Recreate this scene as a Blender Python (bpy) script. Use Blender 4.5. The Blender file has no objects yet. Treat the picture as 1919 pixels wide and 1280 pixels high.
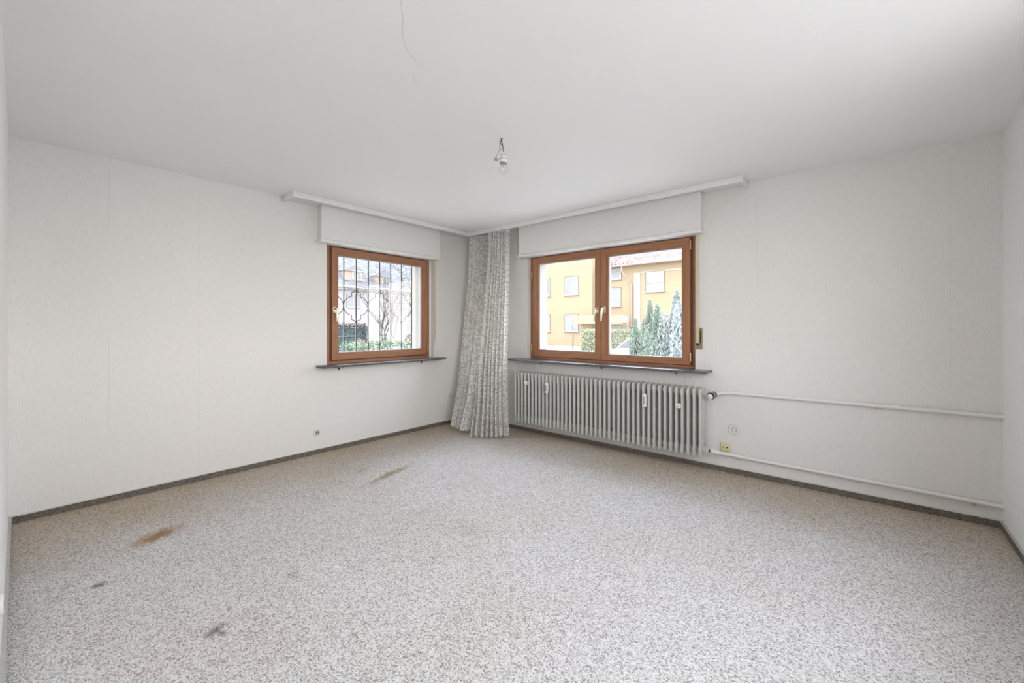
import bpy, bmesh, math, random
from mathutils import Vector, Matrix
PI = math.pi
C = bpy.context.scene.collection
S = bpy.context.scene

# ------------------------------------------------------------------ camera
cd = bpy.data.cameras.new('camera'); cam = bpy.data.objects.new('camera', cd); C.objects.link(cam)
cam.location = (4.2043, -4.0141, 1.2706)
cam.rotation_euler = (PI/2, 0, 0.7046)
cd.sensor_width = 36; cd.lens = 784.58/1919*36
cd.shift_y = -(640-612.52)/1919
cd.clip_start = 0.01; cd.clip_end = 300
S.camera = cam

# ------------------------------------------------------------------ world, sun, exposure
W_EAST = 4.851; SKY = 8.3; SUN = 1.0; FILL = 15.0
S.view_settings.view_transform = 'Standard'; S.view_settings.look = 'None'
S.view_settings.exposure = 0.13; S.view_settings.gamma = 1.0; S.view_settings.use_curve_mapping = False
w = bpy.data.worlds.new('world'); S.world = w; w.use_nodes = True
nt = w.node_tree; nt.nodes.clear()
wo = nt.nodes.new('ShaderNodeOutputWorld'); bg = nt.nodes.new('ShaderNodeBackground')
tc = nt.nodes.new('ShaderNodeTexCoord'); sp = nt.nodes.new('ShaderNodeSeparateXYZ'); cr = nt.nodes.new('ShaderNodeValToRGB')
nt.links.new(tc.outputs['Generated'], sp.inputs[0]); nt.links.new(sp.outputs['Z'], cr.inputs[0])
cr.color_ramp.elements[0].position = 0.0; cr.color_ramp.elements[0].color = (1.0, .98, .95, 1)
cr.color_ramp.elements[1].position = 0.6; cr.color_ramp.elements[1].color = (.84, .885, 1.0, 1)
nt.links.new(cr.outputs[0], bg.inputs[0]); bg.inputs[1].default_value = SKY
nt.links.new(bg.outputs[0], wo.inputs[0])
sl = bpy.data.lights.new('sun', 'SUN'); sl.energy = SUN; sl.angle = math.radians(1.0); sl.color = (1, .93, .82)
so = bpy.data.objects.new('sun', sl); C.objects.link(so)
so.rotation_euler = Vector((0, .80, -.60)).to_track_quat('-Z', 'Y').to_euler()
def portal(name, loc, rot, sx, sy):
    l = bpy.data.lights.new(name, 'AREA'); l.shape = 'RECTANGLE'; l.size = sx; l.size_y = sy
    l.cycles.is_portal = True
    o = bpy.data.objects.new(name, l); C.objects.link(o); o.location = loc; o.rotation_euler = rot
portal('portal_small_window', (-.31, -1.305, 1.5), (PI/2, 0, -PI/2), 1.2, 1.2)
portal('portal_large_window', (2.03, .31, 1.5), (PI/2, 0, PI+0), 1.85, 1.2)
portal('portal_fill_window', (W_EAST+.21, -2.715, 1.55), (PI/2, 0, PI/2), 2.5, 1.5)  # sky portal of the added, unseen east window
# added fill light, unseen, behind the doorway at the camera's back
hl = bpy.data.lights.new('fill_light', 'AREA'); hl.shape = 'RECTANGLE'; hl.size = .8; hl.size_y = 1.0
hl.energy = FILL; hl.color = (1, .96, .90)
ho = bpy.data.objects.new('fill_light', hl); C.objects.link(ho)
ho.location = (4.35, -4.80, 1.95); ho.rotation_euler = Vector((-.80, .60, -.10)).to_track_quat('-Z', 'Y').to_euler()
try:
    S.cycles.use_denoising = True
    S.cycles.max_bounces = 14; S.cycles.diffuse_bounces = 8; S.cycles.transparent_max_bounces = 24
    S.cycles.sample_clamp_indirect = 8.0
except Exception: pass

# ------------------------------------------------------------------ helpers
def setp(o, label=None, cat=None, group=None, kind=None):
    if label: o['label'] = label
    if cat: o['category'] = cat
    if group: o['group'] = group
    if kind: o['kind'] = kind
    return o
def wloc(o):
    v = Vector((0, 0, 0))
    while o is not None: v += o.location; o = o.parent
    return v
def obj(name, bm, mats, parent=None, smooth=None, recalc=True):
    me = bpy.data.meshes.new(name)
    if recalc: bmesh.ops.recalc_face_normals(bm, faces=bm.faces)
    bm.to_mesh(me); bm.free()
    o = bpy.data.objects.new(name, me); C.objects.link(o)
    if not isinstance(mats, (list, tuple)): mats = [mats]
    for m in mats: me.materials.append(m)
    if parent is not None:
        me.transform(Matrix.Translation(-wloc(parent))); o.parent = parent
    if smooth is not None:
        me.polygons.foreach_set('use_smooth', [True]*len(me.polygons))
        if smooth < 180:
            me.set_sharp_from_angle(angle=math.radians(smooth))
    return o
def thing(name, loc, label=None, cat=None, group=None, kind=None):
    o = bpy.data.objects.new(name, None); C.objects.link(o); o.location = loc; o.empty_display_size = .1
    return setp(o, label, cat, group, kind)
def B(): return bmesh.new()
def box(bm, p0, p1, bev=0, mi=0):
    x0, y0, z0 = p0; x1, y1, z1 = p1
    r = bmesh.ops.create_cube(bm, size=1)
    vs = r['verts']
    for v in vs:
        v.co = Vector((x0+(v.co.x+.5)*(x1-x0), y0+(v.co.y+.5)*(y1-y0), z0+(v.co.z+.5)*(z1-z0)))
    fs = {f for v in vs for f in v.link_faces}
    for f in fs: f.material_index = mi
    if bev:
        es = {e for v in vs for e in v.link_edges}
        bmesh.ops.bevel(bm, geom=list(es), offset=bev, segments=2, profile=.5, affect='EDGES')
def prism(bm, poly, axis, a0, a1, bev=0):
    """extrude 2D polygon along axis; poly coords are the other two axes in order"""
    def mk(p, a):
        if axis == 'x': return (a, p[0], p[1])
        if axis == 'y': return (p[0], a, p[1])
        return (p[0], p[1], a)
    A = [bm.verts.new(mk(p, a0)) for p in poly]; Bv = [bm.verts.new(mk(p, a1)) for p in poly]
    n = len(poly)
    f1 = bm.faces.new(A); f2 = bm.faces.new(Bv[::-1])
    for i in range(n): bm.faces.new((A[i], A[(i+1) % n], Bv[(i+1) % n], Bv[i]))
    if bev:
        es = list(f1.edges)+list(f2.edges)
        bmesh.ops.recalc_face_normals(bm, faces=bm.faces)
        bmesh.ops.bevel(bm, geom=es, offset=bev, segments=2, profile=.5, affect='EDGES')
def frame_of(d):
    d = d.normalized(); up = Vector((0, 0, 1)) if abs(d.z) < .9 else Vector((1, 0, 0))
    u = d.cross(up).normalized(); return u, d.cross(u).normalized()
def tube(bm, pts, rad, seg=12, cap=True):
    pts = [Vector(p) for p in pts]; n = len(pts)
    if not isinstance(rad, (list, tuple)): rad = [rad]*n
    rings = []; u = None
    for i in range(n):
        d = (pts[min(i+1, n-1)]-pts[max(i-1, 0)])
        if d.length < 1e-9: d = Vector((0, 0, 1))
        d.normalize()
        if u is None: u, v = frame_of(d)
        else:
            u = (u-d*u.dot(d)).normalized(); v = d.cross(u)
        rings.append([bm.verts.new(pts[i]+(u*math.cos(2*PI*k/seg)+v*math.sin(2*PI*k/seg))*rad[i]) for k in range(seg)])
    for a, b in zip(rings, rings[1:]):
        for k in range(seg): bm.faces.new((a[k], a[(k+1) % seg], b[(k+1) % seg], b[k]))
    if cap and seg > 2:
        bm.faces.new(rings[0][::-1]); bm.faces.new(rings[-1])
def lathe(bm, c, axis, prof, seg=24):
    """prof = [(distance along axis, radius)]"""
    ax = Vector(axis).normalized(); c = Vector(c)
    u, v = frame_of(ax); rings = []
    for t, r in prof:
        r = max(r, 1e-5)
        rings.append([bm.verts.new(c+ax*t+(u*math.cos(2*PI*k/seg)+v*math.sin(2*PI*k/seg))*r) for k in range(seg)])
    for a, b in zip(rings, rings[1:]):
        for k in range(seg): bm.faces.new((a[k], a[(k+1) % seg], b[(k+1) % seg], b[k]))
    bm.faces.new(rings[0][::-1]); bm.faces.new(rings[-1])
def copytree(o, parent=None):
    c = o.copy(); C.objects.link(c); c.parent = parent
    for ch in list(o.children): copytree(ch, c)
    return c

# ------------------------------------------------------------------ materials
class M:
    def __init__(s, name):
        s.m = bpy.data.materials.new(name); s.m.use_nodes = True; s.nt = s.m.node_tree
        s.b = s.nt.nodes['Principled BSDF']; s.out = s.nt.nodes['Material Output']
    def n(s, t, **kw):
        x = s.nt.nodes.new(t)
        for k, v in kw.items():
            if hasattr(x, k): setattr(x, k, v)
        return x
    def l(s, a, b): s.nt.links.new(a, b)
    def inp(s, x, i, v):
        if v is None: return
        if hasattr(v, 'links') or hasattr(v, 'is_output'): s.l(v, x.inputs[i])
        else: x.inputs[i].default_value = v
    def math(s, op, a, b=None, c=None, clamp=False):
        x = s.n('ShaderNodeMath', operation=op); x.use_clamp = clamp
        s.inp(x, 0, a); s.inp(x, 1, b); s.inp(x, 2, c); return x.outputs[0]
    def coord(s, kind='Object'): return s.n('ShaderNodeTexCoord').outputs[kind]
    def mapping(s, v, scale=(1, 1, 1), loc=(0, 0, 0), rot=(0, 0, 0)):
        x = s.n('ShaderNodeMapping'); s.l(v, x.inputs[0]); x.inputs['Scale'].default_value = scale
        x.inputs['Location'].default_value = loc; x.inputs['Rotation'].default_value = rot; return x.outputs[0]
    def noise(s, v, scale=5, detail=2, rough=.5, dist=0):
        x = s.n('ShaderNodeTexNoise'); s.l(v, x.inputs['Vector']); x.inputs['Scale'].default_value = scale
        x.inputs['Detail'].default_value = detail; x.inputs['Roughness'].default_value = rough; x.inputs['Distortion'].default_value = dist
        return x.outputs['Fac']
    def ramp(s, f, stops):
        x = s.n('ShaderNodeValToRGB'); s.l(f, x.inputs[0]); e = x.color_ramp.elements
        while len(e) < len(stops): e.new(.5)
        for i, (p, c) in enumerate(stops):
            e[i].position = p; e[i].color = tuple(c)+(1,) if len(c) == 3 else c
        return x.outputs[0]
    def mix(s, f, a, b, mode='MIX'):
        x = s.n('ShaderNodeMix'); x.data_type = 'RGBA'; x.blend_type = mode
        s.inp(x, 0, f)
        for i, v in ((6, a), (7, b)):
            if isinstance(v, tuple): x.inputs[i].default_value = v+(1,) if len(v) == 3 else v
            else: s.l(v, x.inputs[i])
        return x.outputs[2]
    def bump(s, h, strength=.5, dist=.01, prev=None):
        x = s.n('ShaderNodeBump'); s.l(h, x.inputs['Height']); x.inputs['Strength'].default_value = strength
        x.inputs['Distance'].default_value = dist
        if prev is not None: s.l(prev, x.inputs['Normal'])
        return x.outputs[0]
    def col(s, v):
        if isinstance(v, tuple): s.b.inputs['Base Color'].default_value = v+(1,)
        else: s.l(v, s.b.inputs['Base Color'])
        return s
    def set(s, rough=.6, metal=0, spec=.5, norm=None):
        s.b.inputs['Roughness'].default_value = rough; s.b.inputs['Metallic'].default_value = metal
        s.b.inputs['Specular IOR Level'].default_value = spec
        if norm is not None: s.l(norm, s.b.inputs['Normal'])
        return s
    def sep(s, v):
        x = s.n('ShaderNodeSeparateXYZ'); s.l(v, x.inputs[0]); return x.outputs
def plain(name, col, rough=.5, metal=0, spec=.5, var=.04, scale=30, bump=0):
    m = M(name); c = m.coord(); f = m.noise(c, scale, 3)
    lo = tuple(max(0, v*(1-var)) for v in col); hi = tuple(min(1, v*(1+var)) for v in col)
    m.col(m.ramp(f, [(.3, lo), (.7, hi)])); m.set(rough, metal, spec, m.bump(f, bump, .002) if bump else None)
    return m.m

def wallpaper(name, axis, seams=()):
    """embossed vertical-fibre wallpaper; seams = (position, z0, z1) along the wall"""
    m = M(name); c = m.coord(); x, y, z = m.sep(c); a = x if axis == 'x' else y
    v = m.mapping(c, (230, 230, 22))
    n1 = m.noise(v, 1.0, 2, .6); n2 = m.noise(m.mapping(c, (330, 330, 60)), 1.0, 1)
    h = m.math('ADD', m.math('MULTIPLY', n1, .75), m.math('MULTIPLY', n2, .25))
    big = m.noise(c, .9, 2)
    base = m.mix(m.math('SUBTRACT', big, .2, clamp=True), (.725, .710, .685), (.76, .747, .722))
    cav = m.ramp(h, [(.36, (.925, .925, .925)), (.52, (1, 1, 1))])
    col = m.mix(1.0, base, cav, 'MULTIPLY')
    tot = None
    for pos, z0, z1 in seams:
        wob = m.math('MULTIPLY', m.math('SUBTRACT', m.noise(m.mapping(c, (.01, .01, 6)), 1, 2), .5), .006)
        d = m.math('ABSOLUTE', m.math('SUBTRACT', m.math('ADD', a, wob), pos))
        k = m.math('LESS_THAN', d, .0016)
        k = m.math('MULTIPLY', k, m.math('GREATER_THAN', z, z0)); k = m.math('MULTIPLY', k, m.math('LESS_THAN', z, z1))
        tot = k if tot is None else m.math('ADD', tot, k, clamp=True)
    if tot is not None: col = m.mix(m.math('MULTIPLY', tot, .22), col, (.36, .35, .33))
    m.col(col); m.set(.72, 0, .3, m.bump(h, .75, .0026)); return m.m
MW_L = wallpaper('wallpaper_left', 'y', [(-3.594, 2.0, 2.42), (-3.594, .5, 1.2), (-3.055, 0, 2.4), (-2.52, .1, .8), (-1.46, 0, .84)])
MW_R = wallpaper('wallpaper_right', 'x', [(3.495, 1.6, 2.38), (4.622, .9, 2.34), (3.371, 0, .14)])
MW_S = wallpaper('wallpaper_side', 'y')
def smoothwall():
    m = M('painted_smooth_wall'); c = m.coord(); n = m.noise(c, 60, 4)
    m.col(m.mix(n, (.76, .765, .765), (.80, .80, .80))); m.set(.6, 0, .35, m.bump(n, .15, .002)); return m.m
M_SMOOTH = smoothwall()
def ceilmat():
    m = M('ceiling_paint'); c = m.coord()
    n = m.noise(m.mapping(c, (40, 110, 60)), 1, 3, .6); big = m.noise(c, .7, 2)
    col = m.mix(big, (.83, .825, .81), (.86, .855, .845))
    # hairline cracks, as distance to a few segments
    jag = m.n('ShaderNodeTexNoise'); m.l(c, jag.inputs['Vector']); jag.inputs['Scale'].default_value = 14; jag.inputs['Detail'].default_value = 3
    off = m.n('ShaderNodeVectorMath', operation='SUBTRACT'); m.l(jag.outputs['Color'], off.inputs[0]); off.inputs[1].default_value = (.5, .5, .5)
    sc = m.n('ShaderNodeVectorMath', operation='SCALE'); m.l(off.outputs[0], sc.inputs[0]); sc.inputs['Scale'].default_value = .03
    ad = m.n('ShaderNodeVectorMath', operation='ADD'); m.l(c, ad.inputs[0]); m.l(sc.outputs[0], ad.inputs[1]); p = ad.outputs[0]
    segs = [((2.95, -3.16), (2.865, -3.085), .9), ((2.865, -3.085), (2.725, -2.98), .9), ((2.725, -2.98), (2.66, -2.927), .8), ((2.66, -2.927), (2.587, -2.782), .7),
            ((2.525, -2.779), (2.452, -2.706), .5), ((2.46, -2.33), (2.39, -1.99), .2), ((2.3, -2.0), (1.9, -2.15), .15)]
    tot = None
    for (ax, ay), (bx, by), s_ in segs:
        L = math.hypot(bx-ax, by-ay); dx, dy = (bx-ax)/L, (by-ay)/L
        px, py, _ = m.sep(p)
        rx = m.math('SUBTRACT', px, ax); ry = m.math('SUBTRACT', py, ay)
        t = m.math('ADD', m.math('MULTIPLY', rx, dx), m.math('MULTIPLY', ry, dy))
        q = m.math('ABSOLUTE', m.math('SUBTRACT', m.math('MULTIPLY', rx, dy), m.math('MULTIPLY', ry, dx)))
        k = m.math('MULTIPLY', m.math('LESS_THAN', q, .0016), m.math('LESS_THAN', m.math('ABSOLUTE', m.math('SUBTRACT', t, L/2)), L/2))
        k = m.math('MULTIPLY', k, s_)
        tot = k if tot is None else m.math('MAXIMUM', tot, k)
    col = m.mix(m.math('MULTIPLY', tot, .5), col, (.38, .37, .35))
    m.col(col); m.set(.7, 0, .3, m.bump(n, .3, .0025)); return m.m
M_CEIL = ceilmat()
def carpetmat(name, dark=1.0, stains=True, tint=None):
    m = M(name); c = m.coord()
    vo = m.n('ShaderNodeTexVoronoi'); vo.feature = 'F1'; m.l(m.mapping(c, (1, 1, 1)), vo.inputs['Vector']); vo.inputs['Scale'].default_value = 185
    r = m.sep(vo.outputs['Color'])[0]
    n = m.noise(c, 260, 2, .6); mid = m.noise(c, 28, 3, .6); big = m.noise(c, 1.1, 3, .55)
    f = m.math('ADD', m.math('MULTIPLY', r, .62), m.math('MULTIPLY', n, .38))
    f = m.math('ADD', f, m.math('MULTIPLY', m.math('SUBTRACT', mid, .5), .10))
    k = dark
    col = m.ramp(f, [(.12, (.19*k, .17*k, .16*k)), (.27, (.40*k, .375*k, .36*k)), (.42, (.58*k, .567*k, .553*k)), (.80, (.80*k, .795*k, .79*k))])
    if tint: col = m.mix(1.0, col, tint, 'MULTIPLY')
    if stains:
        # brownish tint in random patches, stronger towards the left and right walls
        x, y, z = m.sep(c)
        brown_tint = m.ramp(big, [(.45, (0, 0, 0)), (.66, (.6, .6, .6))])
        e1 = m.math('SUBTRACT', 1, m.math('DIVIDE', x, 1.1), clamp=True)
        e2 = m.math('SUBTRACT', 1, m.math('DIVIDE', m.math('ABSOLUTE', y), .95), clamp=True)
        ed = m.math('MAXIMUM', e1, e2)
        brown_tint = m.math('ADD', m.math('MULTIPLY', brown_tint, .35), m.math('MULTIPLY', ed, .95), clamp=True)
        col = m.mix(brown_tint, col, m.mix(1.0, col, (.77, .66, .52), 'MULTIPLY'))
        for (cx, cy, rx, ry, rot, tint, s_) in [(.912, -3.471, .07, .15, .45, (.58, .40, .20), 1.0), (1.065, -1.95, .05, .27, .28, (.62, .50, .36), .9), (.80, -2.05, .04, .1, .3, (.7, .6, .5), .5),
                (1.326, -3.761, .028, .03, 0, (.42, .36, .34), .95), (2.123, -3.49, .022, .05, .6, (.40, .36, .35), .8), (2.16, -3.47, .04, .016, .2, (.4, .35, .33), .8), (1.22, -3.86, .03, .04, .3, (.5, .45, .42), .25),
                (2.3, -2.2, .12, .1, 0, (.86, .84, .82), .5), (1.95, -3.1, .05, .04, 0, (.7, .66, .62), .4)]:
            mp = m.n('ShaderNodeMapping'); mp.vector_type = 'TEXTURE'; m.l(c, mp.inputs[0])
            mp.inputs['Location'].default_value = (cx, cy, 0); mp.inputs['Rotation'].default_value = (0, 0, rot); mp.inputs['Scale'].default_value = (rx, ry, 1)
            ln = m.n('ShaderNodeVectorMath', operation='LENGTH'); m.l(mp.outputs[0], ln.inputs[0])
            d = m.math('ADD', ln.outputs['Value'], m.math('MULTIPLY', m.math('SUBTRACT', m.noise(c, 25, 3, .7), .5), 1.6))
            kk = m.math('MULTIPLY', m.math('SUBTRACT', 1.25, d, clamp=True), s_*1.1, clamp=True)
            col = m.mix(kk, col, m.mix(1.0, col, tint, 'MULTIPLY'))
    hh = m.math('ADD', m.math('MULTIPLY', vo.outputs['Distance'], -1.0), m.math('MULTIPLY', n, .5))
    m.col(col); m.set(.95, 0, .15, m.bump(hh, .7, .006)); return m.m
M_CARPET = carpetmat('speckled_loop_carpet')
M_STRIP = carpetmat('skirting_carpet_strip', .26, False, (1.12, 1.0, .86))
M_SKTOP = plain('skirting_edge_plastic', (.62, .62, .60), .45)
M_SKGREY = plain('skirting_grey_plastic', (.47, .46, .43), .5)
def woodmat(name, a, b, rough=.42):
    m = M(name); uv = m.coord('UV')
    f1 = m.noise(m.mapping(uv, (3.0, 90, 1)), 1, 4, .6, .6); f2 = m.noise(m.mapping(uv, (14, 420, 1)), 1, 2)
    f = m.math('ADD', m.math('MULTIPLY', f1, .7), m.math('MULTIPLY', f2, .3))
    m.col(m.ramp(f, [(.32, a), (.66, b)])); m.set(rough, 0, .4, m.bump(f2, .15, .001)); return m.m
M_WOOD = woodmat('varnished_brown_wood', (.235, .103, .050), (.41, .20, .105))
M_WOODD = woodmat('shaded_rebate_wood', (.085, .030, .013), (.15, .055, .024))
M_WHITE = plain('white_gloss_paint', (.74, .735, .715), .38)
M_CREAM = plain('cream_plastic', (.72, .70, .62), .35)
M_BOX = wallpaper('wallpaper_box', 'x')
M_PIPE = plain('pipe_enamel', (.72, .71, .69), .35, var=.02)
M_RAD = plain('radiator_enamel', (.50, .50, .468), .33, var=.025, scale=12)
M_BLACK = plain('black_plastic', (.015, .015, .016), .35)
M_DARK = plain('dark_recess', (.03, .028, .025), .7)
M_BRASS = plain('brass', (.52, .38, .17), .32, metal=1)
M_CHAMP = plain('champagne_metal', (.66, .60, .46), .3, metal=.85)
M_STRAP = plain('beige_webbing', (.62, .52, .35), .8, bump=.4, scale=400)
M_STRAPD = plain('olive_webbing', (.32, .26, .15), .8, bump=.4, scale=400)
M_BELTBOX = plain('bronze_plate', (.30, .24, .15), .4, metal=.7)
M_YELLOW = plain('yellowed_plastic', (.66, .59, .36), .4)
M_SOCK = plain('socket_plastic', (.68, .68, .66), .3)
M_STONE = None
def stonemat():
    m = M('dark_slate_sill'); c = m.coord(); n = m.noise(m.mapping(c, (6, 6, 30)), 4, 5, .65); n2 = m.noise(c, 90, 2)
    m.col(m.ramp(m.math('ADD', m.math('MULTIPLY', n, .7), m.math('MULTIPLY', n2, .3)), [(.35, (.055, .055, .062)), (.6, (.12, .12, .135)), (.75, (.22, .22, .24))]))
    m.set(.28, 0, .5, m.bump(n, .1, .002)); return m.m
M_STONE = stonemat()
def glassmat(name, refl=.05, tint=(1, 1, 1)):
    m = M(name); m.nt.nodes.remove(m.b)
    tr = m.n('ShaderNodeBsdfTransparent'); tr.inputs[0].default_value = tint+(1,)
    gl = m.n('ShaderNodeBsdfGlossy'); gl.inputs['Roughness'].default_value = .0
    lw = m.n('ShaderNodeLayerWeight'); lw.inputs[0].default_value = .5
    f = m.math('ADD', m.math('MULTIPLY', m.math('POWER', lw.outputs['Facing'], 4), .45), refl, clamp=True)
    mx = m.n('ShaderNodeMixShader'); m.l(f, mx.inputs[0]); m.l(tr.outputs[0], mx.inputs[1]); m.l(gl.outputs[0], mx.inputs[2])
    m.l(mx.outputs[0], m.out.inputs[0]); return m.m
M_GLASS = glassmat('window_glass', .026)
M_BULB = glassmat('bulb_glass', .10, (.96, .96, .96))
def lacemat():
    m = M('lace_net'); m.nt.nodes.remove(m.b); uv = m.coord('UV')
    def vor(scale, feat='F1', rn=.62):
        v = m.n('ShaderNodeTexVoronoi'); v.feature = feat; v.voronoi_dimensions = '2D'; m.l(uv, v.inputs['Vector']); v.inputs['Scale'].default_value = scale; v.inputs['Randomness'].default_value = rn
        return v.outputs['Distance']
    a = vor(33); ring = m.math('LESS_THAN', m.math('ABSOLUTE', m.math('SUBTRACT', a, .30)), .085)   # rings, 4 cm repeat
    dot = m.math('LESS_THAN', a, .11)
    b = vor(80, 'DISTANCE_TO_EDGE'); net = m.math('LESS_THAN', b, .13)
    al = m.math('MAXIMUM', m.math('MAXIMUM', ring, dot), m.math('MULTIPLY', net, .75))
    tc_ = m.mix(al, (.55, .54, .51), (.82, .81, .785))  # grey ground stands in for the dark corner seen through the net holes
    al = m.math('ADD', m.math('MULTIPLY', al, .55), .42, clamp=True)
    df = m.n('ShaderNodeBsdfDiffuse'); m.l(tc_, df.inputs[0])
    tl = m.n('ShaderNodeBsdfTranslucent'); m.l(tc_, tl.inputs[0])
    ms = m.n('ShaderNodeMixShader'); ms.inputs[0].default_value = .15; m.l(df.outputs[0], ms.inputs[1]); m.l(tl.outputs[0], ms.inputs[2])
    tr = m.n('ShaderNodeBsdfTransparent'); mx = m.n('ShaderNodeMixShader')
    m.l(al, mx.inputs[0]); m.l(tr.outputs[0], mx.inputs[1]); m.l(ms.outputs[0], mx.inputs[2]); m.l(mx.outputs[0], m.out.inputs[0]); return m.m
M_LACE = lacemat()
M_HEM = plain('lace_heading_tape', (.62, .61, .58), .8)

# ------------------------------------------------------------------ room shell
W = 4.851; L = 4.060; H = 2.5; T = .30
def struct(name, bm, m, label=None, parent=None):
    o = obj(name, bm, m, parent)
    if parent is None: o['kind'] = 'structure'
    if label: o['label'] = label
    return o
bm = B(); box(bm, (-T, -5.8, -.12), (W+.2, T, 0))
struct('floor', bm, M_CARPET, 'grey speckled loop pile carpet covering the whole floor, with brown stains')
bm = B(); box(bm, (-T-.3, -5.9, H), (W+.4, T+.3, H+.25))
struct('ceiling', bm, M_CEIL, 'plain off-white ceiling with a hairline crack')
M_RENDER = plain('outside_render', (.36, .345, .31), .9, bump=.3, scale=200)
def wall_with_opening(name, axis, lo, hi, inn, out, m, label):
    """axis 'y': wall in plane x=0 running in y; axis 'x': wall in plane y=0 running in x"""
    bm = B()
    for (d0, d1, (a0, a1, b0, b1), z0, z1, mi) in ((0, .13, inn, 0, H, 0), (.13, T, out, -.7, H, 1)):
        for (p, q, r, s) in ((lo, a0, z0, z1), (a1, hi, z0, z1), (a0, a1, z0, b0), (a0, a1, b1, z1)):
            if axis == 'y': box(bm, (-d1, p, r), (-d0, q, s), mi=mi)
            else: box(bm, (p, d0, r), (q, d1, s), mi=mi)
    return struct(name, bm, m, label)
IN1 = (-1.985, -.612, .875, 2.16); OUT1 = (-1.90, -.73, .94, 2.07)
IN2 = (1.040, 2.998, .875, 2.16); OUT2 = (1.12, 2.93, .94, 2.07)
wall_with_opening('wall_left', 'y', -L-.2, 0, IN1, OUT1, [MW_L, M_RENDER], 'left wall in off-white ribbed wallpaper around the small window')
wall_with_opening('wall_right', 'x', -T, W+.2, IN2, OUT2, [MW_R, M_RENDER], 'right wall in off-white ribbed wallpaper around the double window')
bm = B(); E0, E1, EZ = -3.98, -1.45, 2.32
box(bm, (W, -5.8, 0), (W+.2, E0, H)); box(bm, (W, E1, 0), (W+.2, 0, H)); box(bm, (W, E0, EZ), (W+.2, E1, H)); box(bm, (W, E0, 0), (W+.2, E1, .80))
struct('wall_east', bm, M_SMOOTH, 'smooth white wall at the right edge')
# back wall with a doorway the camera stands in, widened for the fill light
bm = B(); box(bm, (-T, -L-.2, 0), (1.95, -L, H)); box(bm, (1.95, -L-.2, 2.35), (W, -L, H))
struct('wall_south', bm, M_SMOOTH, 'smooth white wall at the left edge')
bm = B(); box(bm, (1.75, -5.8, 0), (W, -5.6, H)); box(bm, (1.75, -5.6, 0), (1.95, -L-.2, H)); struct('wall_hallway', bm, M_SMOOTH)
# skirting: carpet strip held in a pale plastic edge
def skirting(name, axis, a0, a1, sgn, face, top=M_SKTOP):
    bm = B(); t = bmesh.new()
    def bx(m_, d0, d1, z0, z1):
        p, q = sorted((face+sgn*d0, face+sgn*d1))
        if axis == 'y': box(m_, (p, a0, z0), (q, a1, z1))
        else: box(m_, (a0, p, z0), (a1, q, z1))
    r = setp(thing(name, ((face if axis == 'y' else (a0+a1)/2), ((a0+a1)/2 if axis == 'y' else face), 0)), kind='structure')
    bx(bm, 0, .012, 0, .0455); obj('carpet_strip', bm, M_STRIP, r)
    bx(t, 0, .0135, .0455, .0485); bx(t, 0, .009, .0485, .052); obj('top_edge', t, top, r)
    return r
skirting('baseboard_left', 'y', -L, 0, 1, 0)
skirting('baseboard_right', 'x', 0.0135, W, -1, 0)
skirting('baseboard_east', 'y', -L, -.0135, -1, W, M_SKGREY)
skirting('baseboard_south', 'x', .0135, 1.95, 1, -L, M_SKGREY)

r = setp(thing('trim_3', (2.0, 0, .06), 'smooth white boards lining the wall behind the radiator'), kind='structure')
for a0, a1 in ((.80, 1.1685), (1.1705, 1.8630), (1.8650, 2.9040), (2.9060, 3.160)):
    bm = B(); box(bm, (a0, -.004, .053), (a1, -.0002, .829)); obj('board', bm, M_WHITE, r)
# ------------------------------------------------------------------ windows
def P1(a, b, d): return Vector((-d, a, b))
def P2(a, b, d): return Vector((a, d, b))
def ring(bm, P, o, i, d0, d1, bev=0):
    """mitred rectangular frame; o, i = (a0,a1,b0,b1) outer and inner rectangles; uv along each member"""
    uvl = bm.loops.layers.uv.verify()
    oc = [(o[0], o[2]), (o[1], o[2]), (o[1], o[3]), (o[0], o[3])]; ic = [(i[0], i[2]), (i[1], i[2]), (i[1], i[3]), (i[0], i[3])]
    for k in range(4):
        a, b, c, d = oc[k], oc[(k+1) % 4], ic[(k+1) % 4], ic[k]
        lo = [(a, 0), (b, 0), (c, 0), (d, 0)]; vs = {}
        for t, dd in ((0, d0), (1, d1)):
            for n_, q in enumerate((a, b, c, d)): vs[(n_, t)] = (bm.verts.new(P(q[0], q[1], dd)), q, dd)
        quads = [[(0, 0), (1, 0), (2, 0), (3, 0)], [(3, 1), (2, 1), (1, 1), (0, 1)], [(0, 0), (0, 1), (1, 1), (1, 0)], [(1, 0), (1, 1), (2, 1), (2, 0)], [(2, 0), (2, 1), (3, 1), (3, 0)], [(3, 0), (3, 1), (0, 1), (0, 0)]]
        for qd in quads:
            f = bm.faces.new([vs[q][0] for q in qd])
            for lp, q in zip(f.loops, qd):
                _, (aa, bb), dd = vs[q]
                lp[uvl].uv = ((aa, bb+dd) if k % 2 == 0 else (bb+3.3, aa+dd))
def handle(P, a, b, parent, lean=0):
    g = B()
    def pbox(a0, a1, b0, b1, d0, d1, bev=.002):
        p, q = P(a0, b0, d0), P(a1, b1, d1)
        lo = [min(p[i], q[i]) for i in range(3)]; hi = [max(p[i], q[i]) for i in range(3)]; box(g, lo, hi, bev)
    pbox(a-.014, a+.014, b-.035, b+.035, .018, .030, .004)
    tube(g, [P(a, b+.012, .022), P(a, b+.012, -.028)], .009, 12)
    h = obj('handle', g, M_CHAMP, parent, 40)
    g = B()
    tube(g, [P(a, b+.020, -.030), P(a+lean*.1, b-.01, -.034), P(a+lean*.5, b-.06, -.034), P(a+lean, b-.118, -.030)], [.0105, .0115, .010, .008], 10)
    obj('lever', g, M_CHAMP, h, 60)
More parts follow.
